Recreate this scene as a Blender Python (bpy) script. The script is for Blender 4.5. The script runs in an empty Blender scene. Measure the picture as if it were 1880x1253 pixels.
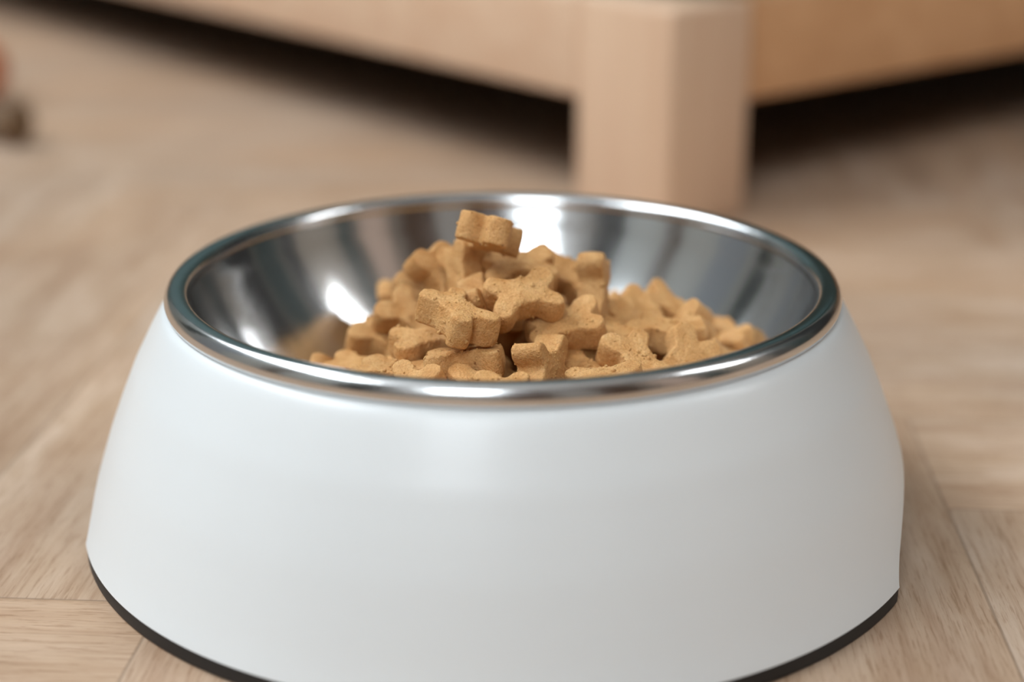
import bpy, bmesh, math, random
from mathutils import Vector, Matrix, Quaternion, noise
random.seed(5)
C = bpy.context.scene.collection
sc = bpy.context.scene
PI = math.pi

# ---------------------------------------------------------------- camera
BOWL_RIM = .0529
cam = bpy.data.cameras.new('camera')
cam_o = bpy.data.objects.new('camera', cam); C.objects.link(cam_o)
cam.sensor_width = 36; cam.sensor_fit = 'HORIZONTAL'
cam.lens = 3000 / 1880 * 36
cam.clip_start = .01
cam_o.location = (0, -.3326, .1005 + BOWL_RIM)
cam_o.rotation_euler = (PI / 2 - .3324, 0, -.0056)
cam.dof.use_dof = True
cam.dof.focus_distance = .318
cam.dof.aperture_fstop = 5.8
cam.dof.aperture_blades = 0
sc.camera = cam_o

# ---------------------------------------------------------------- light
sc.view_settings.view_transform = 'Standard'
sc.view_settings.look = 'None'
sc.view_settings.gamma = 1
sc.view_settings.use_curve_mapping = False
sc.view_settings.exposure = 0.33
world = bpy.data.worlds.new('daylight'); sc.world = world
world.use_nodes = True
bg = world.node_tree.nodes['Background']
bg.inputs[0].default_value = (.80, .90, 1.0, 1)
bg.inputs[1].default_value = 3.0

def area(name, loc, aim, sx, sy, power, col):
    l = bpy.data.lights.new(name, 'AREA'); l.shape = 'RECTANGLE'
    l.size = sx; l.size_y = sy; l.energy = power; l.color = col
    o = bpy.data.objects.new(name, l); C.objects.link(o)
    o.location = loc
    o.rotation_euler = (Vector(aim) - Vector(loc)).to_track_quat('-Z', 'Y').to_euler()
    return o
# daylight coming in at the two windows and the garden door
area('window_daylight', (-1.48, .25, 1.93), (.2, 0, .1), 2.4, .9, 41, (.90, .96, 1))
area('front_window_daylight', (-.45, -1.68, 1.60), (0, 0, .1), .70, 1.3, 13, (.88, .95, 1))
area('side_window_daylight', (1.68, -.05, 1.05), (0, 0, .1), .20, 1.7, 10, (.95, .98, 1))

# ---------------------------------------------------------------- helpers
def link(name, me, m=None, parent=None):
    o = bpy.data.objects.new(name, me); C.objects.link(o)
    if m: me.materials.append(m)
    if parent: o.parent = parent
    return o
def tag(o, label, cat, group=None):
    o['label'] = label; o['category'] = cat
    if group: o['group'] = group
    return o
def empty(name, loc=(0, 0, 0), rz=0):
    o = bpy.data.objects.new(name, None); C.objects.link(o)
    o.location = loc; o.rotation_euler = (0, 0, rz); o.empty_display_size = .02
    return o
def smooth(me, ang=None):
    for p in me.polygons: p.use_smooth = True
    if ang:
        me.set_sharp_from_angle(angle=math.radians(ang))
def box_bm(bm, lo, hi, xf=None, bev=0, seg=2):
    r = bmesh.ops.create_cube(bm, size=1)
    vs = r['verts']
    for v in vs:
        v.co = Vector([(lo[i] + hi[i]) / 2 + v.co[i] * (hi[i] - lo[i]) for i in range(3)])
    if bev:
        es = list({e for v in vs for e in v.link_edges})
        rr = bmesh.ops.bevel(bm, geom=es, offset=bev, segments=seg, profile=.5, affect='EDGES')
        vs = list({v for v in rr['verts']} | {v for v in vs if v.is_valid})
    if xf:
        for v in vs: v.co = xf(v.co)
def box(name, lo, hi, m, parent=None, xf=None, bev=0, seg=2):
    bm = bmesh.new(); box_bm(bm, lo, hi, xf, bev, seg)
    me = bpy.data.meshes.new(name); bm.to_mesh(me); bm.free()
    if bev: smooth(me, 40)
    return link(name, me, m, parent)
def struct(o): o['kind'] = 'structure'; return o
def lathe(name, prof, m, parent=None, n=192, closed=False, caps=False):
    vs = []; fs = []
    for r, z in prof:
        for i in range(n):
            a = 2 * PI * i / n; vs.append((r * math.cos(a), r * math.sin(a), z))
    K = len(prof)
    for k in range(K - (0 if closed else 1)):
        k2 = (k + 1) % K
        for i in range(n):
            j = (i + 1) % n
            fs.append((k * n + i, k * n + j, k2 * n + j, k2 * n + i))
    if caps: fs.append(tuple((K - 1) * n + i for i in range(n)))
    me = bpy.data.meshes.new(name); me.from_pydata(vs, [], fs)
    bm = bmesh.new(); bm.from_mesh(me); bmesh.ops.recalc_face_normals(bm, faces=bm.faces); bm.to_mesh(me); bm.free()
    smooth(me)
    return link(name, me, m, parent)

# ---------------------------------------------------------------- materials
def srgb(r, g, b):
    f = lambda c: (c / 255 / 12.92) if c <= 10 else ((c / 255 + .055) / 1.055) ** 2.4
    return (f(r), f(g), f(b), 1)
class NT:
    def __init__(s, name):
        s.m = bpy.data.materials.new(name); s.m.use_nodes = True
        s.t = s.m.node_tree; s.b = s.t.nodes['Principled BSDF']
    def n(s, typ, **kw):
        nd = s.t.nodes.new(typ)
        for k, v in kw.items():
            if k in nd.inputs: nd.inputs[k].default_value = v
            else: setattr(nd, k, v)
        return nd
    def l(s, a, b): s.t.links.new(a, b)
    def ramp(s, fac, stops):
        r = s.n('ShaderNodeValToRGB'); e = r.color_ramp.elements
        while len(e) < len(stops): e.new(.5)
        for x, (p, c) in zip(e, stops): x.position = p; x.color = c
        s.l(fac, r.inputs[0]); return r.outputs[0]
    def mix(s, f, a, b, mode='MIX'):
        m = s.n('ShaderNodeMix', data_type='RGBA', blend_type=mode)
        for i, v in ((0, f), (6, a), (7, b)):
            if hasattr(v, 'links') or hasattr(v, 'is_linked'): s.l(v, m.inputs[i])
            else: m.inputs[i].default_value = v
        return m.outputs[2]
def plain(name, col, rough=.5, metal=0, **kw):
    t = NT(name); b = t.b
    b.inputs['Base Color'].default_value = col; b.inputs['Roughness'].default_value = rough
    b.inputs['Metallic'].default_value = metal
    n = t.n('ShaderNodeTexNoise', Scale=kw.get('ns', 60), Detail=3)
    tc = t.n('ShaderNodeTexCoord'); t.l(tc.outputs['Object'], n.inputs[0])
    mr = t.n('ShaderNodeMapRange'); mr.inputs[3].default_value = max(rough - .04, 0); mr.inputs[4].default_value = rough + .04
    t.l(n.outputs[0], mr.inputs[0]); t.l(mr.outputs[0], b.inputs['Roughness'])
    if kw.get('bump'):
        bp = t.n('ShaderNodeBump', Strength=kw['bump'], Distance=kw.get('bd', .001)); t.l(n.outputs[0], bp.inputs['Height']); t.l(bp.outputs[0], b.inputs['Normal'])
    if kw.get('coat'): b.inputs['Coat Weight'].default_value = kw['coat']; b.inputs['Coat Roughness'].default_value = .16
    return t.m

def floor_mat():
    t = NT('oak_parquet')
    at = t.n('ShaderNodeAttribute', attribute_name='plank'); uv = t.n('ShaderNodeUVMap', uv_map='UVMap')
    sep = t.n('ShaderNodeSeparateXYZ'); t.l(uv.outputs[0], sep.inputs[0])     # u along grain (m), v across (m)
    sc_ = t.n('ShaderNodeSeparateColor'); t.l(at.outputs['Color'], sc_.inputs[0])
    off = t.n('ShaderNodeVectorMath', operation='SCALE'); t.l(at.outputs['Color'], off.inputs[0]); off.inputs['Scale'].default_value = 37.0
    add = t.n('ShaderNodeVectorMath', operation='ADD'); t.l(uv.outputs[0], add.inputs[0]); t.l(off.outputs[0], add.inputs[1])
    mp = t.n('ShaderNodeMapping'); mp.inputs['Scale'].default_value = (12, 90, 1); t.l(add.outputs[0], mp.inputs[0])
    g = t.n('ShaderNodeTexNoise', Scale=1.0, Detail=6, Roughness=.62, Distortion=.6); t.l(mp.outputs[0], g.inputs[0])
    mp2 = t.n('ShaderNodeMapping'); mp2.inputs['Scale'].default_value = (28, 900, 1); t.l(add.outputs[0], mp2.inputs[0])
    g2 = t.n('ShaderNodeTexNoise', Scale=1.0, Detail=4, Roughness=.6); t.l(mp2.outputs[0], g2.inputs[0])
    mp3 = t.n('ShaderNodeMapping'); mp3.inputs['Scale'].default_value = (6, 14, 1); t.l(add.outputs[0], mp3.inputs[0])
    g3 = t.n('ShaderNodeTexNoise', Scale=1.0, Detail=2); t.l(mp3.outputs[0], g3.inputs[0])
    base = t.ramp(g.outputs[0], [(.28, srgb(172, 142, 117)), (.5, srgb(189, 163, 139)), (.72, srgb(202, 179, 157))])
    mpp = t.n('ShaderNodeMapping'); mpp.inputs['Scale'].default_value = (110, 1500, 1); t.l(add.outputs[0], mpp.inputs[0])
    pore = t.n('ShaderNodeTexNoise', Scale=1.0, Detail=3, Roughness=.7); t.l(mpp.outputs[0], pore.inputs[0])
    fine = t.ramp(g2.outputs[0], [(.34, (.80, .75, .70, 1)), (.50, (1, 1, 1, 1))])
    c = t.mix(.8, base, fine, 'MULTIPLY')
    c = t.mix(.75, c, t.ramp(pore.outputs[0], [(.36, (.68, .60, .52, 1)), (.47, (1, 1, 1, 1)), (.62, (1, 1, 1, 1)), (.75, (1.12, 1.12, 1.12, 1))]), 'MULTIPLY')
    pl = t.ramp(sc_.outputs[0], [(0, (.94, .92, .90, 1)), (.5, (1, .98, .96, 1)), (1, (1.05, 1.04, 1.03, 1))])
    c = t.mix(1.0, c, pl, 'MULTIPLY')
    tint = t.ramp(g3.outputs[0], [(.35, (1.04, .97, .90, 1)), (.65, (.98, 1, 1.04, 1))])
    c = t.mix(.9, c, tint, 'MULTIPLY')
    mp4 = t.n('ShaderNodeMapping'); mp4.inputs['Scale'].default_value = (45, 90, 1); t.l(add.outputs[0], mp4.inputs[0])
    g4 = t.n('ShaderNodeTexNoise', Scale=1.0, Detail=3); t.l(mp4.outputs[0], g4.inputs[0])
    c = t.mix(.8, c, t.ramp(g4.outputs[0], [(.38, (.93, .90, .86, 1)), (.6, (1.04, 1.05, 1.07, 1))]), 'MULTIPLY')
    # dark joint at the plank edges: attribute 'edge' = distance limits come from second uv map (0..1 across)
    uv2 = t.n('ShaderNodeUVMap', uv_map='EdgeMM'); s2 = t.n('ShaderNodeSeparateXYZ'); t.l(uv2.outputs[0], s2.inputs[0])
    def edge(sock, size):
        a = t.n('ShaderNodeMath', operation='SUBTRACT'); a.inputs[0].default_value = size; t.l(sock, a.inputs[1])
        m = t.n('ShaderNodeMath', operation='MINIMUM'); t.l(sock, m.inputs[0]); t.l(a.outputs[0], m.inputs[1]); return m.outputs[0]
    e1 = edge(s2.outputs[0], .27); e2 = edge(s2.outputs[1], .054)
    mn = t.n('ShaderNodeMath', operation='MINIMUM'); t.l(e1, mn.inputs[0]); t.l(e2, mn.inputs[1])
    mr = t.n('ShaderNodeMapRange', interpolation_type='SMOOTHSTEP'); mr.inputs[1].default_value = .00012; mr.inputs[2].default_value = .0005
    t.l(mn.outputs[0], mr.inputs[0])
    jc = t.mix(.38, c, (.10, .06, .035, 1))
    c = t.mix(mr.outputs[0], jc, c)
    t.l(c, t.b.inputs['Base Color'])
    rr = t.n('ShaderNodeMapRange'); rr.inputs[3].default_value = .38; rr.inputs[4].default_value = .55; t.l(g.outputs[0], rr.inputs[0])
    t.l(rr.outputs[0], t.b.inputs['Roughness'])
    hm = t.n('ShaderNodeMath', operation='MULTIPLY'); t.l(g2.outputs[0], hm.inputs[0]); t.l(mr.outputs[0], hm.inputs[1])
    bp = t.n('ShaderNodeBump', Strength=.25, Distance=.0006); t.l(hm.outputs[0], bp.inputs['Height']); t.l(bp.outputs[0], t.b.inputs['Normal'])
    return t.m
def wood_mat(name, c1, c2, axis=0, rough=.45):
    t = NT(name); tc = t.n('ShaderNodeTexCoord')
    mp = t.n('ShaderNodeMapping'); s = [70, 70, 70]; s[axis] = 4; mp.inputs['Scale'].default_value = s
    t.l(tc.outputs['Object'], mp.inputs[0])
    g = t.n('ShaderNodeTexNoise', Scale=1.0, Detail=5, Roughness=.6, Distortion=.4); t.l(mp.outputs[0], g.inputs[0])
    t.l(t.ramp(g.outputs[0], [(.3, c1), (.7, c2)]), t.b.inputs['Base Color']); t.b.inputs['Roughness'].default_value = rough
    bp = t.n('ShaderNodeBump', Strength=.1, Distance=.001); t.l(g.outputs[0], bp.inputs['Height']); t.l(bp.outputs[0], t.b.inputs['Normal'])
    return t.m
def biscuit_mat():
    t = NT('baked_biscuit'); tc = t.n('ShaderNodeTexCoord'); oi = t.n('ShaderNodeObjectInfo')
    of = t.n('ShaderNodeVectorMath', operation='ADD'); t.l(tc.outputs['Object'], of.inputs[0]); t.l(oi.outputs['Random'], of.inputs[1])
    n1 = t.n('ShaderNodeTexNoise', Scale=260.0, Detail=4, Roughness=.6); t.l(of.outputs[0], n1.inputs[0])
    n2 = t.n('ShaderNodeTexNoise', Scale=1900.0, Detail=3, Roughness=.7); t.l(of.outputs[0], n2.inputs[0])
    vo = t.n('ShaderNodeTexVoronoi', Scale=900.0); t.l(of.outputs[0], vo.inputs['Vector'])
    base = t.ramp(n1.outputs[0], [(.3, srgb(200, 143, 82)), (.7, srgb(224, 175, 116))])
    sp = t.n('ShaderNodeTexVoronoi', Scale=420.0); t.l(of.outputs[0], sp.inputs['Vector'])
    spk = t.ramp(sp.outputs['Distance'], [(.10, (.42, .26, .14, 1)), (.17, (1, 1, 1, 1))])
    sr = t.n('ShaderNodeSeparateColor'); t.l(sp.outputs['Color'], sr.inputs[0])
    th = t.n('ShaderNodeMath', operation='GREATER_THAN'); t.l(sr.outputs[0], th.inputs[0]); th.inputs[1].default_value = .86
    c = t.mix(th.outputs[0], base, t.mix(.8, base, spk, 'MULTIPLY'))
    gr = t.n('ShaderNodeTexNoise', Scale=2600.0, Detail=2, Roughness=.6); t.l(of.outputs[0], gr.inputs[0])
    c = t.mix(.7, c, t.ramp(gr.outputs[0], [(.34, (.84, .78, .68, 1)), (.5, (1, 1, 1, 1)), (.66, (1.14, 1.16, 1.2, 1))]), 'MULTIPLY')
    hs = t.n('ShaderNodeHueSaturation'); t.l(c, hs.inputs['Color'])
    v = t.n('ShaderNodeMapRange'); v.inputs[3].default_value = .92; v.inputs[4].default_value = 1.06; t.l(oi.outputs['Random'], v.inputs[0]); t.l(v.outputs[0], hs.inputs['Value'])
    t.l(hs.outputs[0], t.b.inputs['Base Color'])
    t.b.inputs['Roughness'].default_value = .62; t.b.inputs['Specular IOR Level'].default_value = .35
    t.b.inputs['Subsurface Weight'].default_value = .12; t.b.inputs['Subsurface Radius'].default_value = (1, .45, .15); t.b.inputs['Subsurface Scale'].default_value = .0015
    h1 = t.n('ShaderNodeMath', operation='MULTIPLY_ADD'); t.l(n1.outputs[0], h1.inputs[0]); h1.inputs[1].default_value = 1.5; t.l(n2.outputs[0], h1.inputs[2])
    vd = t.ramp(vo.outputs['Distance'], [(.05, (0, 0, 0, 1)), (.4, (1, 1, 1, 1))])
    h2 = t.n('ShaderNodeMath', operation='MULTIPLY_ADD'); t.l(vd, h2.inputs[0]); h2.inputs[1].default_value = .25; t.l(h1.outputs[0], h2.inputs[2])
    bp = t.n('ShaderNodeBump', Strength=1.0, Distance=.00042); t.l(h2.outputs[0], bp.inputs['Height']); t.l(bp.outputs[0], t.b.inputs['Normal'])
    return t.m
def steel_mat(name, rough):
    t = NT(name); t.b.inputs['Metallic'].default_value = 1; t.b.inputs['Base Color'].default_value = (.66, .66, .66, 1)
    tc = t.n('ShaderNodeTexCoord'); mp = t.n('ShaderNodeMapping'); mp.inputs['Scale'].default_value = (1, 1, .12); t.l(tc.outputs['Object'], mp.inputs[0])
    n = t.n('ShaderNodeTexNoise', Scale=160.0, Detail=4, Roughness=.6); t.l(mp.outputs[0], n.inputs[0])
    mr = t.n('ShaderNodeMapRange'); mr.inputs[3].default_value = rough * .7; mr.inputs[4].default_value = rough * 1.4; t.l(n.outputs[0], mr.inputs[0]); t.l(mr.outputs[0], t.b.inputs['Roughness'])
    bp = t.n('ShaderNodeBump', Strength=.12, Distance=.0004); t.l(n.outputs[0], bp.inputs['Height']); t.l(bp.outputs[0], t.b.inputs['Normal'])
    return t.m
M = dict(walll=plain('grey_teal_wall', (.58, .62, .61, 1), .8), darkgreen=plain('dark_green_paint', (.02, .035, .03, 1), .6), wallr=plain('brown_wall', (.30, .25, .20, 1), .8), wallf=plain('taupe_wall', (.45, .42, .39, 1), .8),
    floor=floor_mat(), biscuit=biscuit_mat(), steel=steel_mat('polished_steel', .15), rim=steel_mat('rim_steel', .17),
    white=plain('white_melamine', (.765, .79, .795, 1), .34, coat=.12, ns=8), rubber=plain('black_rubber', (.012, .011, .011, 1), .55),
    inner=plain('grey_underside', (.45, .46, .46, 1), .5),
    cream=plain('cream_panel', (.66, .48, .38, 1), .7), bluegrey=plain('blue_grey_panel', (.40, .46, .52, 1), .6), oak=wood_mat('oak_rail', srgb(198, 148, 104), srgb(214, 166, 122), 0), darkp=plain('near_black_paint', (.02, .018, .016, 1), .6), beech=wood_mat('beech', srgb(208, 171, 141), srgb(221, 190, 161), 0), beech_leg=wood_mat('beech_leg', srgb(208, 171, 141), srgb(221, 190, 161), 2),
    sofa=plain('dark_green_fabric', (.025, .055, .052, 1), .9, ns=900, bump=.4), under=plain('black_lining', (.01, .01, .01, 1), .9),
    wall=plain('wall_paint', (.62, .60, .56, 1), .8), wallb=plain('grey_green_paint', (.09, .15, .15, 1), .8),
    ceil=plain('ceiling_paint', (.78, .78, .77, 1), .9), frame=plain('window_frame_white', (.75, .75, .73, 1), .4),
    orange=plain('orange_rubber', (.55, .15, .05, 1), .5), shadow_tone=plain('shadow_brown', (.17, .10, .05, 1), .6, ns=200, bump=.5),
    walnut=wood_mat('walnut', srgb(62, 40, 26), srgb(104, 70, 46), 2), plant=plain('plant_leaf', (.05, .12, .04, 1), .5),
    pot=plain('terracotta', (.45, .18, .09, 1), .7), curtain=plain('linen_curtain', (.55, .50, .44, 1), .9, ns=300, bump=.3),
)

# ---------------------------------------------------------------- room shell
X0, X1, Y0, Y1, ZC = -1.5, 1.7, -1.7, 2.2, 2.5
def parquet():
    w, n = .054, 5
    X0, X1, Y0, Y1 = -1.66, 1.86, -1.86, 2.36
    ox, oy = -.067 - n * w, -.0455 - w
    bm = bmesh.new(); uv = bm.loops.layers.uv.new('UVMap'); uv2 = bm.loops.layers.uv.new('EdgeMM')
    col = bm.loops.layers.float_color.new('plank')
    i0, i1 = int((X0 - ox) / w) - n - 1, int((X1 - ox) / w) + n + 1
    j0, j1 = int((Y0 - oy) / w) - n - 1, int((Y1 - oy) / w) + n + 1
    rng = random.Random(3)
    def q(a, b, c, d, along):
        xa, ya, xb, yb = ox + a * w, oy + b * w, ox + c * w, oy + d * w
        if xb <= X0 or xa >= X1 or yb <= Y0 or ya >= Y1: return
        cx = [max(xa, X0), min(xb, X1)]; cy = [max(ya, Y0), min(yb, Y1)]
        vs = [bm.verts.new((x, y, 0)) for x, y in ((cx[0], cy[0]), (cx[1], cy[0]), (cx[1], cy[1]), (cx[0], cy[1]))]
        fc = bm.faces.new(vs); cc = (rng.random(), rng.random(), rng.random(), 1)
        for lp in fc.loops:
            u, v = lp.vert.co.x - xa, lp.vert.co.y - ya
            if along == 'y': u, v = v, u
            lp[uv].uv = (u, v); lp[uv2].uv = (u, v); lp[col] = cc
    for j in range(j0, j1 + 1):
        for m in range(-20, 21):
            a = -j + 2 * n * m; q(a, j, a + n, j + 1, 'x')
    for c in range(i0, i1 + 1):
        for m in range(-20, 21):
            b = n - c + 2 * n * m; q(c, b, c + 1, b + n, 'y')
    R = Matrix.Translation((-.067, -.0455, 0)) @ Matrix.Rotation(math.radians(-4), 4, 'Z') @ Matrix.Translation((.067, .0455, 0))
    bmesh.ops.transform(bm, matrix=R, verts=bm.verts)
    me = bpy.data.meshes.new('floor'); bm.to_mesh(me); bm.free()
    return struct(link('floor', me, M['floor']))
parquet()
WT = .12
def wall(name, lo, hi, m, holes=(), axis='x'):
    """wall slab with rectangular openings; holes = (a0, a1, z0, z1) along the wall's length"""
    bm = bmesh.new()
    along = 1 if axis == 'x' else 0
    cuts = sorted({lo[along], hi[along], *[h[0] for h in holes], *[h[1] for h in holes]})
    for a, b in zip(cuts, cuts[1:]):
        hs = [h for h in holes if h[0] <= a + 1e-6 and h[1] >= b - 1e-6]
        spans = [(lo[2], hi[2])]
        if hs: spans = [(lo[2], hs[0][2]), (hs[0][3], hi[2])]
        for z0, z1 in spans:
            if z1 - z0 < 1e-4: continue
            l = [lo[0], lo[1], z0]; u = [hi[0], hi[1], z1]; l[along] = a; u[along] = b
            box_bm(bm, l, u)
    me = bpy.data.meshes.new(name); bm.to_mesh(me); bm.free()
    return struct(link(name, me, m))
wall('wall_left', (X0 - WT, Y0, 0), (X0, Y1, ZC), M['walll'], [(-.95, 1.45, 1.46, 2.42)], 'x')
wall('wall_right', (X1, Y0, 0), (X1 + WT, Y1, ZC), M['wallr'], [], 'x')
wall('wall_front', (X0 - WT, Y0 - WT, 0), (X1 + WT, Y0, ZC), M['wallf'], [(-.80, -.10, .95, 2.25)], 'y')
wall('wall_back', (X0 - WT, Y1, 0), (X1 + WT, Y1 + WT, ZC), M['wallb'], [], 'y')
struct(box('ceiling', (X0 - WT, Y0 - WT, ZC), (X1 + WT, Y1 + WT, ZC + .1), M['ceil']))
def window(i, axis, h):
    bm = bmesh.new(); a0, a1, z0, z1 = h; t = .05; zm = z0 + (z1 - z0) * .68
    bars = [(a0, a0 + t, z0, z1), (a1 - t, a1, z0, z1), (a0, a1, z0, z0 + t), (a0, a1, z1 - t, z1), ((a0 + a1) / 2 - t / 2, (a0 + a1) / 2 + t / 2, z0, z1), (a0, a1, zm - t / 2, zm + t / 2)]
    for b in bars:
        if axis == 'x': box_bm(bm, (X0 - .08, b[0], b[2]), (X0 - .03, b[1], b[3]))
        else: box_bm(bm, (b[0], Y0 - .08, b[2]), (b[1], Y0 - .03, b[3]))
    me = bpy.data.meshes.new('window'); bm.to_mesh(me); bm.free()
    return struct(link('window_%d' % i, me, M['frame']))
for i, (ax, h) in enumerate([('x', (-.95, 1.45, 1.46, 2.42)), ('y', (-.80, -.10, .95, 2.25))]): window(i + 1, ax, h)

# ---------------------------------------------------------------- dog bowl
bowl = empty('dog_bowl')
tag(bowl, 'white dog bowl with steel insert and black rubber base standing on the parquet floor', 'bowl')
SH = [(.0034, .0904), (.0081, .0887), (.0140, .0868), (.0231, .0838), (.0300, .0811), (.0376, .0779), (.0440, .0746), (.0475, .0727), (.0492, .0716), (.0501, .0707), (.0504, .0694)]
def r_at(z):
    for (z0, r0), (z1, r1) in zip(SH, SH[1:]):
        if z <= z1: return r0 + (r1 - r0) * (z - z0) / (z1 - z0)
    return SH[-1][1]
PHI, ALF, HA = math.radians(-7), math.radians(24), .0150
def arch(a):
    z = 0
    for c in (PHI, PHI + PI):
        d = (a - c + PI) % (2 * PI) - PI
        if abs(d) < ALF: z = HA * (1 - (abs(d) / ALF) ** 1.9) ** .75
    return .0034 + z
angs = []
for c in (PHI, PHI + PI):
    for k in range(-44, 45):
        s = math.sin(k / 44 * PI / 2); angs.append(c + s * ALF)
    for k in range(1, 100): angs.append(c + ALF + (PI - 2 * ALF) * k / 100)
angs = sorted(a % (2 * PI) for a in angs)
def shell():
    zs = [z for z, _ in SH]; NZ = 26; vs = []; fs = []; n = len(angs)
    ts = [1 - (1 - k / NZ) ** 1.35 for k in range(NZ + 1)]
    TH = .0024
    rows = []
    for t in ts: rows.append([(t, 0)])
    for a in angs:
        zb = arch(a); zt = SH[-1][0]
        for k, t in enumerate(ts):
            z = zb + (zt - zb) * t; r = r_at(z); vs.append((r * math.cos(a), r * math.sin(a), z))
        for k, t in enumerate(reversed(ts)):
            z = zb + (zt - .0005 - zb) * t; r = r_at(z) - TH; vs.append((r * math.cos(a), r * math.sin(a), z))
    m = 2 * (NZ + 1)
    for i in range(n):
        j = (i + 1) % n
        for k in range(m):
            k2 = (k + 1) % m
            fs.append((i * m + k, j * m + k, j * m + k2, i * m + k2))
    me = bpy.data.meshes.new('shell'); me.from_pydata(vs, [], fs)
    bm = bmesh.new(); bm.from_mesh(me); bmesh.ops.recalc_face_normals(bm, faces=bm.faces); bm.to_mesh(me); bm.free()
    smooth(me, 35)
    o = link('shell', me, M['white'], bowl)
    bv = o.modifiers.new('bevel', 'BEVEL'); bv.width = .0005; bv.segments = 3; bv.limit_method = 'ANGLE'; bv.angle_limit = math.radians(50)
    return o
shell()
def foot(c):
    n = 90; vs = []; fs = []; a0, a1 = c + ALF + .0005, c + PI - ALF - .0005
    pr = [(.0897, .0), (.0902, .0004), (.0903, .003), (.0901, .0034), (.0880, .0036), (.0862, .0034), (.0860, .0004), (.0865, .0)]
    for i in range(n + 1):
        a = a0 + (a1 - a0) * i / n
        e = min(i, n - i); f = 1 if e > 0 else .95
        for r, z in pr:
            rr = .0881 + (r - .0881) * f; vs.append((rr * math.cos(a), rr * math.sin(a), z if z > .002 else z))
    m = len(pr)
    for i in range(n):
        for k in range(m):
            k2 = (k + 1) % m; fs.append((i * m + k, (i + 1) * m + k, (i + 1) * m + k2, i * m + k2))
    fs.append(tuple(range(m))); fs.append(tuple(n * m + k for k in reversed(range(m))))
    me = bpy.data.meshes.new('rubber_foot'); me.from_pydata(vs, [], fs)
    bm = bmesh.new(); bm.from_mesh(me); bmesh.ops.recalc_face_normals(bm, faces=bm.faces); bm.to_mesh(me); bm.free()
    smooth(me, 40)
    return link('rubber_foot', me, M['rubber'], bowl)
foot(PHI); foot(PHI + PI)
# steel insert: rolled rim outside, dish inside (one pressed sheet, rim kept as its own part)
INS = [(.0656, .0527), (.0653, .0515), (.0646, .0500), (.0638, .0475), (.0627, .0448), (.0614, .0420), (.0598, .0388), (.0577, .0350), (.0551, .0308), (.0520, .0268), (.0484, .0232), (.0440, .0202), (.0385, .0180), (.030, .0168), (.018, .0162), (.0, .0160)]
ins = lathe('steel_dish', [(r, z) for r, z in INS[:-1]] + [(.0004, .0160)] + [(.0004, .0152)] + [(r + .0006, z - .0008) for r, z in reversed(INS[:-1])], M['steel'], bowl, n=256, closed=True)
rim_prof = [(.0653, .0514), (.0655, .0526), (.0658, .0534), (.0662, .0540), (.0667, .05435), (.0676, .0546), (.0687, .0546), (.0696, .05425), (.0702, .0535), (.0706, .0527), (.0708, .0518), (.0706, .0508), (.0700, .0501), (.0692, .0498), (.0684, .0502), (.0676, .0520), (.0664, .0530), (.0658, .0514)]
lathe('rolled_rim', rim_prof, M['rim'], bowl, n=256, closed=True)

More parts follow.
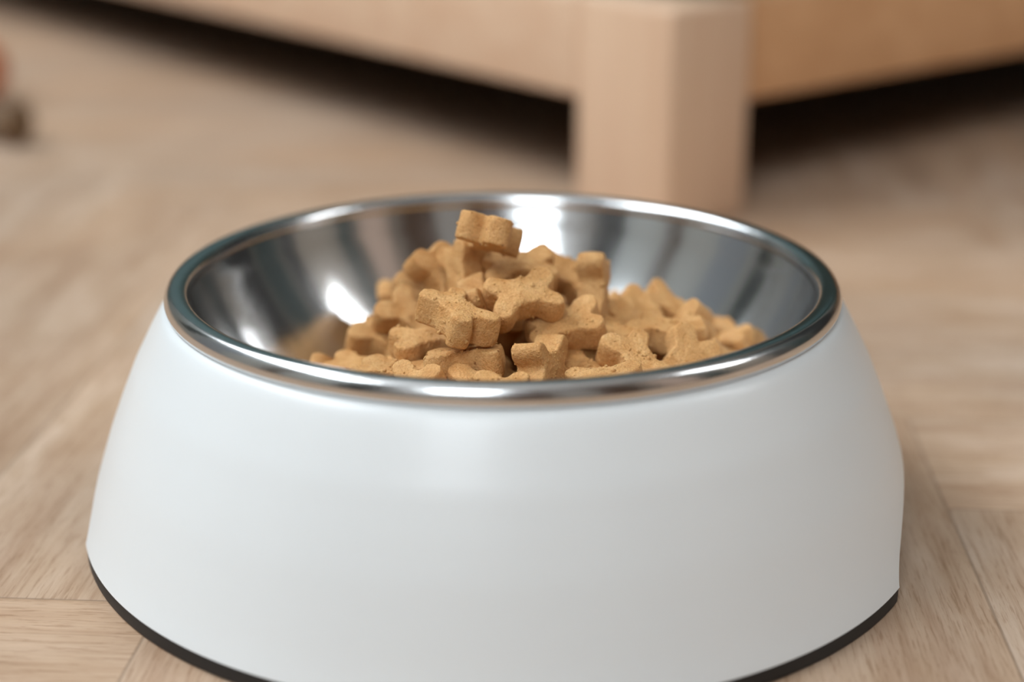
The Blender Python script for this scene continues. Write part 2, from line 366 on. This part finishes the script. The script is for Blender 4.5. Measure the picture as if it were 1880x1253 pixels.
# ---------------------------------------------------------------- bone biscuits
LXb, LYb, LRb = .0054, .0030, .0025
def sdf(x, y, p):
    lx, ly, lr, w, tw = p
    y = y - tw * x * x * 18; sx = 1 if x > 0 else -1; sy = 1 if y > 0 else -1
    x = abs(x); y = abs(y)
    rr = lr * (1 + .06 * sx * sy)
    d1 = math.hypot(x - lx, y - ly) - rr
    d2 = max(y - w, x - lx - .0002)
    k = .0009; h = max(k - abs(d1 - d2), 0) / k
    return min(d1, d2) - h * h * k * .25
def bone_mesh(idx, seed):
    rg = random.Random(seed); j = lambda a: 1 + rg.uniform(-a, a)
    p = (LXb * j(.05), LYb * j(.06), LRb * j(.05), .0034 * j(.06), rg.uniform(-1, 1))
    T = .0030 * j(.05); na = 112; out = []
    for i in range(na):
        a = 2 * PI * i / na; c, s = math.cos(a), math.sin(a); r = .0125
        while r > .001 and sdf(r * c, r * s, p) > 0: r -= .00004
        out.append((r * c, r * s))
    # smooth the outline a little
    for _ in range(2):
        out = [((out[i - 1][0] + 2 * out[i][0] + out[(i + 1) % na][0]) / 4, (out[i - 1][1] + 2 * out[i][1] + out[(i + 1) % na][1]) / 4) for i in range(na)]
    nor = []
    for i in range(na):
        dx, dy = out[(i + 1) % na][0] - out[i - 1][0], out[(i + 1) % na][1] - out[i - 1][1]
        l = math.hypot(dx, dy); nor.append((dy / l, -dx / l))
    rings = []          # (kind, param)
    R = .00055
    vs = []; fs = []
    def ring(fn):
        vs.extend(fn(i) for i in range(na))
    cnt = 0
    dome = lambda s: T + .00012 * (1 - s * s)
    prof = []
    for s in (.15, .3, .45, .6, .72, .82): prof.append(('in', s, 1))
    for k in range(5):
        b = k / 4 * PI / 2; prof.append(('ed', R * (1 - math.sin(b)), T - R * (1 - math.cos(b))))
    for z in (.45, 0, -.45): prof.append(('sd', 0, T * z))
    for k in range(4, -1, -1):
        b = k / 4 * PI / 2; prof.append(('ed', R * (1 - math.sin(b)), -(T - R * (1 - math.cos(b)))))
    for s in (.82, .72, .6, .45, .3, .15): prof.append(('in', s, -1))
    for kind, a, z in prof:
        for i in range(na):
            x, y = out[i]
            if kind == 'in':
                xi, yi = x - nor[i][0] * R, y - nor[i][1] * R
                vs.append(Vector((xi * a, yi * a, dome(a) * z)))
            else:
                bul = .00012 * (1 - (z / T) ** 2) if kind == 'sd' else 0
                vs.append(Vector((x - nor[i][0] * (a - bul), y - nor[i][1] * (a - bul), z)))
    K = len(prof)
    for k in range(K - 1):
        for i in range(na):
            jn = (i + 1) % na; fs.append((k * na + i, (k + 1) * na + i, (k + 1) * na + jn, k * na + jn))
    vs.append(Vector((0, 0, dome(0)))); vs.append(Vector((0, 0, -dome(0))))
    for i in range(na):
        jn = (i + 1) % na
        fs.append((K * na, i, jn)); fs.append((K * na + 1, (K - 1) * na + jn, (K - 1) * na + i))
    o3 = Vector((seed * 3.1, seed * 1.7, 5))
    nv = []
    for v in vs:
        d = noise.noise_vector(v * 240 + o3) * .00030 + noise.noise_vector(v * 650 + o3) * .00014 + noise.noise_vector(v * 1700 + o3) * .00010
        nv.append(v + d)
    # little crumbs stuck to the surface
    bm = bmesh.new()
    me = bpy.data.meshes.new('bone_biscuit_%d' % idx); me.from_pydata(nv, [], fs); bm.from_mesh(me)
    for _ in range(70):
        b = rg.choice(nv[:-2]); s = rg.uniform(.00010, .00032) if rg.random() < .9 else rg.uniform(.0004, .0006)
        r = bmesh.ops.create_icosphere(bm, subdivisions=1, radius=s)
        sc3 = Vector((rg.uniform(.7, 1.3), rg.uniform(.7, 1.3), rg.uniform(.7, 1.2)))
        for v in r['verts']: v.co = Vector((v.co.x * sc3.x, v.co.y * sc3.y, v.co.z * sc3.z)) + b
    bmesh.ops.recalc_face_normals(bm, faces=bm.faces)
    bm.to_mesh(me); bm.free(); smooth(me); me.materials.append(M['biscuit'])
    return me
BM = [bone_mesh(i, i + 1) for i in range(8)]
GROUP = 'bone-shaped biscuits heaped in the steel bowl'
BONES = [
    ('tan bone-shaped biscuit lying flat on the very peak of the heap', -0.00269, -0.004, 0.06353, 0.786, -0.083, 0.211, 0.575),
    ('bone-shaped biscuit standing on end directly beneath the biscuit on the peak, left side', -0.00793, 0.00339, 0.05203, 0.438, 0.608, -0.013, -0.662),
    ('small biscuit end wedged between the central face-on biscuit and the upright one at its left', -0.00553, -0.01113, 0.04967, 0.552, -0.38, 0.408, -0.62),
    ('central bone-shaped biscuit tilted up, showing its whole four-lobed face to the front', 0.00375, -0.01546, 0.05302, 0.942, 0.277, 0.006, 0.189),
    ('bone-shaped biscuit lying face up just right of and below the central face-on one', 0.01278, -0.01472, 0.04586, 0.971, 0.19, -0.092, 0.111),
    ('thick bone-shaped biscuit pointing at the viewer, directly left of the central face-on one', -0.00948, -0.025, 0.05206, 0.88, -0.013, 0.099, -0.463),
    ('flat pale biscuit under the left edge of the thick biscuit that points at the viewer', -0.01526, -0.01497, 0.04254, 0.988, 0.062, -0.008, 0.144),
    ('biscuit lying crosswise on its side below the thick biscuit that points at the viewer', -0.00764, -0.02804, 0.04337, 0.995, -0.095, -0.039, 0.009),
    ('upright biscuit with a notched top at the front rim, just right of the dark gap', 0.0076, -0.02947, 0.04303, 0.673, 0.487, 0.418, 0.367),
    ('leaning biscuit high on the left slope, behind the upright one beneath the peak', -0.01341, 0.00916, 0.04947, 0.852, 0.224, 0.355, -0.313),
    ('blurred biscuit end on the left slope, just below the high leaning one', -0.01753, 0.016, 0.04359, 0.891, 0.44, 0.11, 0.036),
    ('blurred block-like biscuit standing low on the left slope, nearest the bare steel', -0.02571, 0.00366, 0.03609, 0.956, 0.098, 0.13, -0.243),
    ('biscuit lying flat behind and above the central face-on one, below the peak', 0.0031, 0.00474, 0.05268, 0.979, 0.174, 0.014, 0.11),
    ('tall square-ended biscuit standing upright on the right shoulder of the heap', 0.01929, 0.00214, 0.04905, 0.252, 0.68, 0.092, 0.682),
    ('biscuit seen between the flat one below the peak and the tall square-ended one', 0.01257, 0.01512, 0.04887, 0.941, 0.279, 0.187, -0.037),
    ('biscuit leaning at the foot of the tall square-ended one, on its right', 0.02701, 0.0088, 0.04092, 0.864, 0.261, 0.121, 0.414),
    ('two-lobed biscuit near the front rim, right of the face-up one beside the centre', 0.02656, -0.02412, 0.04162, 0.836, 0.122, 0.182, -0.502),
    ('long biscuit end just peeking over the front rim, right of the notched upright one', 0.01962, -0.03628, 0.0416, 0.996, 0.041, -0.073, -0.024),
    ('small wedge of biscuit between the notched upright one and the two-lobed one', 0.0159, -0.02187, 0.03804, 0.937, 0.056, 0.097, -0.332),
    ('blurred pointed biscuit at the back of the right slope, right of the tall square-ended one', 0.03801, 0.01683, 0.03884, 0.95, 0.15, 0.243, -0.129),
    ('blurred biscuit in the right slope, in front and right of the pointed one', 0.03831, 0.00462, 0.03788, 0.927, 0.16, -0.34, -0.013),
    ('tiny blurred biscuit piece farthest back on the right, against the steel', 0.04796, 0.02404, 0.03207, 0.988, 0.098, 0.004, -0.115),
    ('wide two-armed biscuit at the front rim, right of the two-lobed one', 0.03632, -0.01823, 0.03962, 0.77, 0.414, -0.109, 0.474),
    ('sliver of a biscuit at the rim beneath the rightmost biscuit', 0.04702, 0.00436, 0.03177, 0.958, 0.073, 0.137, -0.239),
    ('low biscuit at the front rim, left of the double-humped edge', -0.02223, -0.02432, 0.03894, 0.985, 0.031, -0.007, -0.168),
    ('blurred biscuit with a raised lobe on the left slope, behind the thick biscuit', -0.01974, 0.00334, 0.0417, 0.914, 0.248, 0.18, -0.267),
    ('dark shaded biscuit deep in the gap below the central face-on one', -0.00219, -0.00209, 0.03803, 0.347, 0.695, -0.275, 0.567),
    ('small rounded biscuit lobe at the front rim, left of the wider pair of lobes', -0.00607, -0.0375, 0.03952, 0.726, 0.151, -0.071, 0.667),
    ('wide pair of biscuit lobes at the front rim, left of the notched upright one', -0.00022, -0.04549, 0.04135, 0.657, 0.137, -0.078, 0.737),
    ('narrow edge of a biscuit between the wide two-armed one and the rightmost one', 0.04004, -0.00788, 0.03326, 0.907, -0.038, -0.37, -0.199),
    ('faint blurred biscuit tip behind the block-like one low on the left slope', -0.02511, 0.01729, 0.0346, 0.96, 0.057, -0.069, 0.267),
    ('biscuit partly covered by the two-lobed one and the face-up one beside the centre', 0.02171, -0.00954, 0.04078, 0.862, 0.095, 0.041, 0.496),
    ('tiny corner of a biscuit showing under the right end of the peak biscuit', -0.00185, 0.0152, 0.04933, 0.933, 0.328, 0.151, 0.017),
    ('low double-humped biscuit edge at the front rim, below the flat pale biscuit', -0.01756, -0.03732, 0.0392, 0.801, 0.112, -0.224, 0.543),
    ('small rounded biscuit low at the left end of the heap, second from the end', -0.02935, -0.01183, 0.03524, 0.985, 0.031, -0.007, -0.168),
    ('rightmost biscuit of the heap, blurred and resting against the steel', 0.04904, 0.01439, 0.03161, 0.968, 0.009, -0.182, -0.175),
    ('tan bone-shaped biscuit buried inside the heap under the other biscuits', -0.03827, 0.01116, 0.02603, 0.961, 0.006, -0.229, -0.153),
    ('leftmost biscuit of the heap, a small blurred tip above the front rim', -0.03713, -0.00105, 0.02916, 0.737, -0.329, -0.268, -0.526),
    ('biscuit lying across the middle of the right slope, behind the two-lobed and two-armed ones', 0.03461, -0.00331, 0.04077, 0.967, 0.044, 0.022, -0.251),
    ('tan bone-shaped biscuit buried inside the heap under the other biscuits', -0.01978, 0.03296, 0.02778, 0.279, -0.343, -0.012, -0.897),
    ('tan bone-shaped biscuit buried inside the heap under the other biscuits', -0.00768, -0.0178, 0.02091, 0.572, -0.016, -0.01, -0.82),
    ('tan bone-shaped biscuit buried inside the heap under the other biscuits', 0.00781, 0.02919, 0.02442, 0.369, -0.328, 0.632, -0.597),
    ('tan bone-shaped biscuit buried inside the heap under the other biscuits', 0.00405, 0.03804, 0.02844, 0.061, 0.773, -0.361, 0.518),
    ('tan bone-shaped biscuit buried inside the heap under the other biscuits', -0.00109, -0.03277, 0.02448, 0.193, 0.462, -0.848, -0.174),
    ('tan bone-shaped biscuit buried inside the heap under the other biscuits', 0.01873, 0.02436, 0.02164, 0.322, -0.015, -0.044, 0.946),
    ('tan bone-shaped biscuit buried inside the heap under the other biscuits', -0.01921, -0.03273, 0.02373, 0.56, 0.033, 0.174, 0.809),
    ('tan bone-shaped biscuit buried inside the heap under the other biscuits', 0.01551, 0.04015, 0.0287, 0.76, -0.394, 0.429, -0.289),
    ('tan bone-shaped biscuit buried inside the heap under the other biscuits', -0.01998, 0.00954, 0.02564, 0.927, -0.031, -0.361, -0.093),
    ('tan bone-shaped biscuit buried inside the heap under the other biscuits', 0.00405, -0.00428, 0.02052, 0.035, 0.009, -0.011, -0.999),
    ('tan bone-shaped biscuit buried inside the heap under the other biscuits', -0.00608, 0.00917, 0.02598, 0.752, 0.358, -0.27, 0.483),
    ('tan bone-shaped biscuit buried inside the heap under the other biscuits', 0.0206, -0.01439, 0.02433, 0.589, 0.795, -0.125, -0.07),
    ('tan bone-shaped biscuit buried inside the heap under the other biscuits', -0.02385, 0.02375, 0.02508, 0.121, 0.139, 0.313, 0.932),
    ('tan bone-shaped biscuit buried inside the heap under the other biscuits', 0.03186, 0.01286, 0.02237, 0.069, -0.854, 0.512, -0.058),
    ('tan bone-shaped biscuit buried inside the heap under the other biscuits', -0.03554, -0.01463, 0.02373, 0.719, 0.088, 0.161, 0.67),
    ('tan bone-shaped biscuit buried inside the heap under the other biscuits', 0.00314, 0.0172, 0.02605, 0.622, 0.304, -0.671, 0.265),
    ('tan bone-shaped biscuit buried inside the heap under the other biscuits', -0.02227, -0.01361, 0.02446, 0.429, 0.663, 0.524, 0.318),
    ('tan bone-shaped biscuit buried inside the heap under the other biscuits', 0.01262, 0.02469, 0.0328, 0.143, 0.523, -0.483, -0.688),
    ('tan bone-shaped biscuit buried inside the heap under the other biscuits', 0.03688, -0.00378, 0.02299, 0.845, -0.063, -0.097, 0.522),
    ('tan bone-shaped biscuit buried inside the heap under the other biscuits', -0.01003, 0.04594, 0.03243, 0.054, 0.569, -0.543, -0.615),
    ('tan bone-shaped biscuit buried inside the heap under the other biscuits', 0.0363, -0.02758, 0.02814, 0.324, 0.104, 0.934, -0.108),
    ('tan bone-shaped biscuit buried inside the heap under the other biscuits', 0.01259, -0.02475, 0.02141, 0.014, 0.792, -0.609, 0.029),
    ('tan bone-shaped biscuit buried inside the heap under the other biscuits', 0.00505, -0.00556, 0.02697, 0.824, -0.014, -0.002, 0.567),
    ('tan bone-shaped biscuit buried inside the heap under the other biscuits', -0.00877, -0.01595, 0.02727, 0.005, -0.125, -0.992, 0.018),
    ('tan bone-shaped biscuit buried inside the heap under the other biscuits', 0.02467, -0.00174, 0.02471, 0.303, -0.682, 0.583, -0.321),
    ('tan bone-shaped biscuit buried inside the heap under the other biscuits', 0.01949, 0.02364, 0.03099, 0.627, -0.603, -0.379, 0.318),
    ('tan bone-shaped biscuit buried inside the heap under the other biscuits', 0.00594, -0.04569, 0.03166, 0.011, 0.626, 0.545, -0.558),
    ('tan bone-shaped biscuit buried inside the heap under the other biscuits', 0.00939, -0.03911, 0.0315, 0.533, 0.349, -0.753, 0.166),
    ('tan bone-shaped biscuit buried inside the heap under the other biscuits', 0.01311, 0.0099, 0.02378, 0.169, 0.413, -0.891, 0.091),
    ('tan bone-shaped biscuit buried inside the heap under the other biscuits', -0.01099, 0.02354, 0.02612, 0.096, 0.869, 0.247, -0.418),
    ('tan bone-shaped biscuit buried inside the heap under the other biscuits', 0.02772, 0.01898, 0.02875, 0.006, 0.869, 0.49, 0.074),
    ('tan bone-shaped biscuit buried inside the heap under the other biscuits', 0.02025, -0.0043, 0.02931, 0.166, -0.847, 0.296, -0.409),
    ('tan bone-shaped biscuit buried inside the heap under the other biscuits', -0.00593, 0.02957, 0.02724, 0.242, 0.306, 0.3, 0.87),
    ('tan bone-shaped biscuit buried inside the heap under the other biscuits', -0.00829, -0.04102, 0.03116, 0.597, -0.056, -0.384, 0.702),
    ('tan bone-shaped biscuit buried inside the heap under the other biscuits', 0.00543, -0.02287, 0.02967, 0.139, -0.736, -0.643, 0.158),
    ('tan bone-shaped biscuit buried inside the heap under the other biscuits', -0.01257, -0.02554, 0.03158, 0.24, 0.131, 0.798, 0.537),
    ('tan bone-shaped biscuit buried inside the heap under the other biscuits', 0.01904, -0.03571, 0.02934, 0.35, 0.869, 0.072, -0.343),
    ('sliver of a biscuit in shadow under the right lobes of the central one', 0.01012, 0.00958, 0.03944, 0.758, -0.13, -0.007, 0.639),
    ('tan bone-shaped biscuit buried inside the heap under the other biscuits', 0.00604, 0.05201, 0.03461, 0.082, 0.098, 0.456, -0.881),
    ('tan bone-shaped biscuit buried inside the heap under the other biscuits', 0.01002, -0.00153, 0.03465, 0.106, 0.986, 0.123, 0.042),
    ('tan bone-shaped biscuit buried inside the heap under the other biscuits', 0.02257, 0.01099, 0.034, 0.006, -0.901, -0.425, -0.084),
    ('tan bone-shaped biscuit buried inside the heap under the other biscuits', -0.02928, -0.0421, 0.03353, 0.352, 0.895, 0.048, -0.271),
    ('tan bone-shaped biscuit buried inside the heap under the other biscuits', -0.0019, 0.03764, 0.033, 0.071, -0.657, 0.544, -0.517),
    ('tan bone-shaped biscuit buried inside the heap under the other biscuits', 0.03274, -0.03543, 0.03541, 0.886, 0.105, -0.319, -0.319),
    ('tan bone-shaped biscuit buried inside the heap under the other biscuits', -0.01237, -0.00331, 0.03081, 0.624, 0.377, -0.651, -0.214),
    ('tan bone-shaped biscuit buried inside the heap under the other biscuits', -0.00012, 0.02134, 0.03952, 0.629, 0.384, 0.024, -0.675),
    ('tan bone-shaped biscuit buried inside the heap under the other biscuits', -0.0464, -0.00972, 0.03096, -0.341, -0.468, 0.748, 0.325),
    ('tan bone-shaped biscuit buried inside the heap under the other biscuits', -0.03107, -0.02472, 0.02909, -0.55, -0.187, -0.026, -0.814),
    ('tan bone-shaped biscuit buried inside the heap under the other biscuits', -0.01098, 0.02381, 0.03567, -0.226, 0.007, 0.947, 0.229),
    ('tan bone-shaped biscuit buried inside the heap under the other biscuits', 0.02072, -0.02754, 0.03117, 0.39, -0.142, 0.138, 0.899),
    ('tiny shaded biscuit corner above the left of the notched upright one', -0.00047, 0.00823, 0.03495, -0.045, -0.947, 0.084, 0.308),
    ('small blurred biscuit bump just right of the tall square-ended one', 0.02366, 0.03944, 0.03233, 0.773, 0.237, -0.298, -0.506),
    ('shaded biscuit end directly under the front edge of the central face-on one', 0.00643, -0.00302, 0.04538, 0.016, 0.436, -0.605, 0.667),
    ('thin strip of a biscuit between the wide pair of lobes and the notched upright one', -0.00262, -0.01417, 0.03372, -0.383, 0.114, -0.158, 0.903),
    ('tan bone-shaped biscuit buried inside the heap under the other biscuits', 0.02861, -0.01323, 0.03286, -0.209, -0.22, 0.821, -0.484),
    ('tan bone-shaped biscuit buried inside the heap under the other biscuits', 0.03274, 0.03042, 0.03109, -0.876, -0.041, 0.386, 0.285),
    ('small blurred biscuit end sticking out farthest left on the upper slope', -0.02433, 0.03832, 0.03318, 0.577, -0.432, 0.375, 0.583),
]
for i, (lab, x, y, z, qw, qx, qy, qz) in enumerate(BONES):
    o = bpy.data.objects.new('bone_biscuit', BM[(i * 5 + i // 8) % 8]); C.objects.link(o)
    o.location = (x, y, z); o.rotation_mode = 'QUATERNION'; o.rotation_quaternion = (qw, qx, qy, qz)
    tag(o, lab, 'dog treat', GROUP if 'buried' not in lab else 'biscuits buried inside the heap')

# ---------------------------------------------------------------- low wooden sofa frame behind the bowl
CX, CY = .0582, .23
DL = Vector((math.cos(math.radians(127)), math.sin(math.radians(127)), 0))
DR = Vector((math.cos(math.radians(39.5)), math.sin(math.radians(39.5)), 0))
def sk(c): return Vector((CX, CY, 0)) + DL * c.x + DR * c.y + Vector((0, 0, c.z))
sofa = empty('platform_sofa', (0, 0, 0))
tag(sofa, 'pale wooden low sofa frame with dark green cushions behind the bowl', 'sofa')
WLg, WRg, ZB, ZT, LEN, DEP = .0520, .0408, .0405, .0790, 1.25, .85
def sbox(name, lo, hi, m, bev=.002, seg=3): 
    o = box(name, lo, hi, m, sofa, sk, bev, seg)
    # skewed axes flip handedness: recalc
    bm = bmesh.new(); bm.from_mesh(o.data); bmesh.ops.recalc_face_normals(bm, faces=bm.faces); bm.to_mesh(o.data); bm.free()
    return o
for a in (0, LEN - WLg):
    for b in (0, DEP - WRg): sbox('leg', (a, b, 0), (a + WLg, b + WRg, ZT), M['beech_leg'], .0025)
sbox('rail', (WLg, .0006, ZB), (LEN - WLg, .024, ZT), M['beech'])
sbox('rail', (WLg, DEP - .024, ZB), (LEN - WLg, DEP, ZT), M['beech'])
sbox('rail', (.006, WRg, ZB), (.028, DEP - WRg, ZT), M['oak'])
sbox('rail', (LEN - .028, WRg, ZB), (LEN, DEP - WRg, ZT), M['beech'])
sbox('base_panel', (.028, .024, ZB + .008), (LEN - .028, DEP - .024, ZT - .008), M['under'], 0)
sbox('seat_cushion', (.004, .006, ZT + .0005), (LEN - .01, DEP - .01, ZT + .13), M['sofa'], .03, 5)
sbox('back_cushion', (.12, DEP - .22, ZT + .128), (LEN - .1, DEP - .03, ZT + .50), M['sofa'], .05, 6)

# ---------------------------------------------------------------- things at the left edge
bm = bmesh.new(); bmesh.ops.create_uvsphere(bm, u_segments=48, v_segments=32, radius=.0165)
for v in bm.verts:
    n = v.co.normalized(); g = abs(math.sin(3 * math.atan2(n.y, n.x))) ** .4; v.co *= 1 - .03 * (1 - g)
me = bpy.data.meshes.new('toy_ball'); bm.to_mesh(me); bm.free(); smooth(me)
o = link('toy_ball', me, M['orange']); o.location = (-.262, .478, .0162)
tag(o, 'reddish orange rubber ball on the floor at the far left edge', 'ball')


# ---------------------------------------------------------------- made-up wall panels, added only for their streaky reflections in the steel
struct(box('reflection_panel_cream', (X1 - .04, -1.35, 0), (X1 - .001, -.85, 2.0), M['cream']))
struct(box('reflection_panel_1', (1.0, Y0 + .001, 0), (1.6, Y0 + .04, 2.1), M['walnut']))
struct(box('reflection_panel_2', (X1 - .03, -.80, 0), (X1 - .001, -.48, 2.0), M['darkgreen']))
struct(box('reflection_panel_3', (X1 - .03, .12, 0), (X1 - .001, .35, 2.0), M['darkp']))
struct(box('reflection_panel_4', (X1 - .03, .40, 0), (X1 - .001, .8, 2.0), M['darkgreen']))
struct(box('reflection_panel_5', (X1 - .03, .85, 0), (X1 - .001, 1.9, 2.0), M['darkp']))
struct(box('reflection_panel_6', (.0, Y0 + .001, 0), (.45, Y0 + .05, 2.0), M['walnut']))
struct(box('reflection_panel_7', (X0 + .001, -1.62, 0), (X0 + .04, -1.12, 1.9), M['darkp']))
struct(box('reflection_panel_grey', (X0 + .001, .22, 0), (X0 + .035, .66, 1.40), M['bluegrey']))
struct(box('reflection_panel_9', (X0 + .001, -.42, 0), (X0 + .05, -.30, 1.42), M['walnut']))
struct(box('reflection_panel_8', (X0 + .001, .85, .25), (X0 + .04, 1.15, 1.15), M['darkgreen']))

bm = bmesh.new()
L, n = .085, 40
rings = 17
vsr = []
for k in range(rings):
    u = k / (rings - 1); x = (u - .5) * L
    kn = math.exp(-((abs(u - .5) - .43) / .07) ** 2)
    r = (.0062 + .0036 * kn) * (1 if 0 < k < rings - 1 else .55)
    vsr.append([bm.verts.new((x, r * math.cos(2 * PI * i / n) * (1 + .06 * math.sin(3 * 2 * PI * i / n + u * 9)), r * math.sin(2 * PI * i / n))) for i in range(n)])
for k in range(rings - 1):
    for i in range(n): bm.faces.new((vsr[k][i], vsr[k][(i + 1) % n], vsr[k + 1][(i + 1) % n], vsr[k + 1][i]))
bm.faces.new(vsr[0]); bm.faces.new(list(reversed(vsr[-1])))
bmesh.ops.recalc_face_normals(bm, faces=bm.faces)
me = bpy.data.meshes.new('shadow_stand_in'); bm.to_mesh(me); bm.free(); smooth(me, 60)
o = link('shadow_stand_in', me, M['shadow_tone']); o.location = (-.247, .392, .0095); o.rotation_euler = (0, 0, math.radians(158))  # added object, its dark brown stands in for a shadow on the floor
tag(o, 'added dark brown shape standing in for the floor shadow at the left edge, below the reddish ball', 'shadow stand-in')
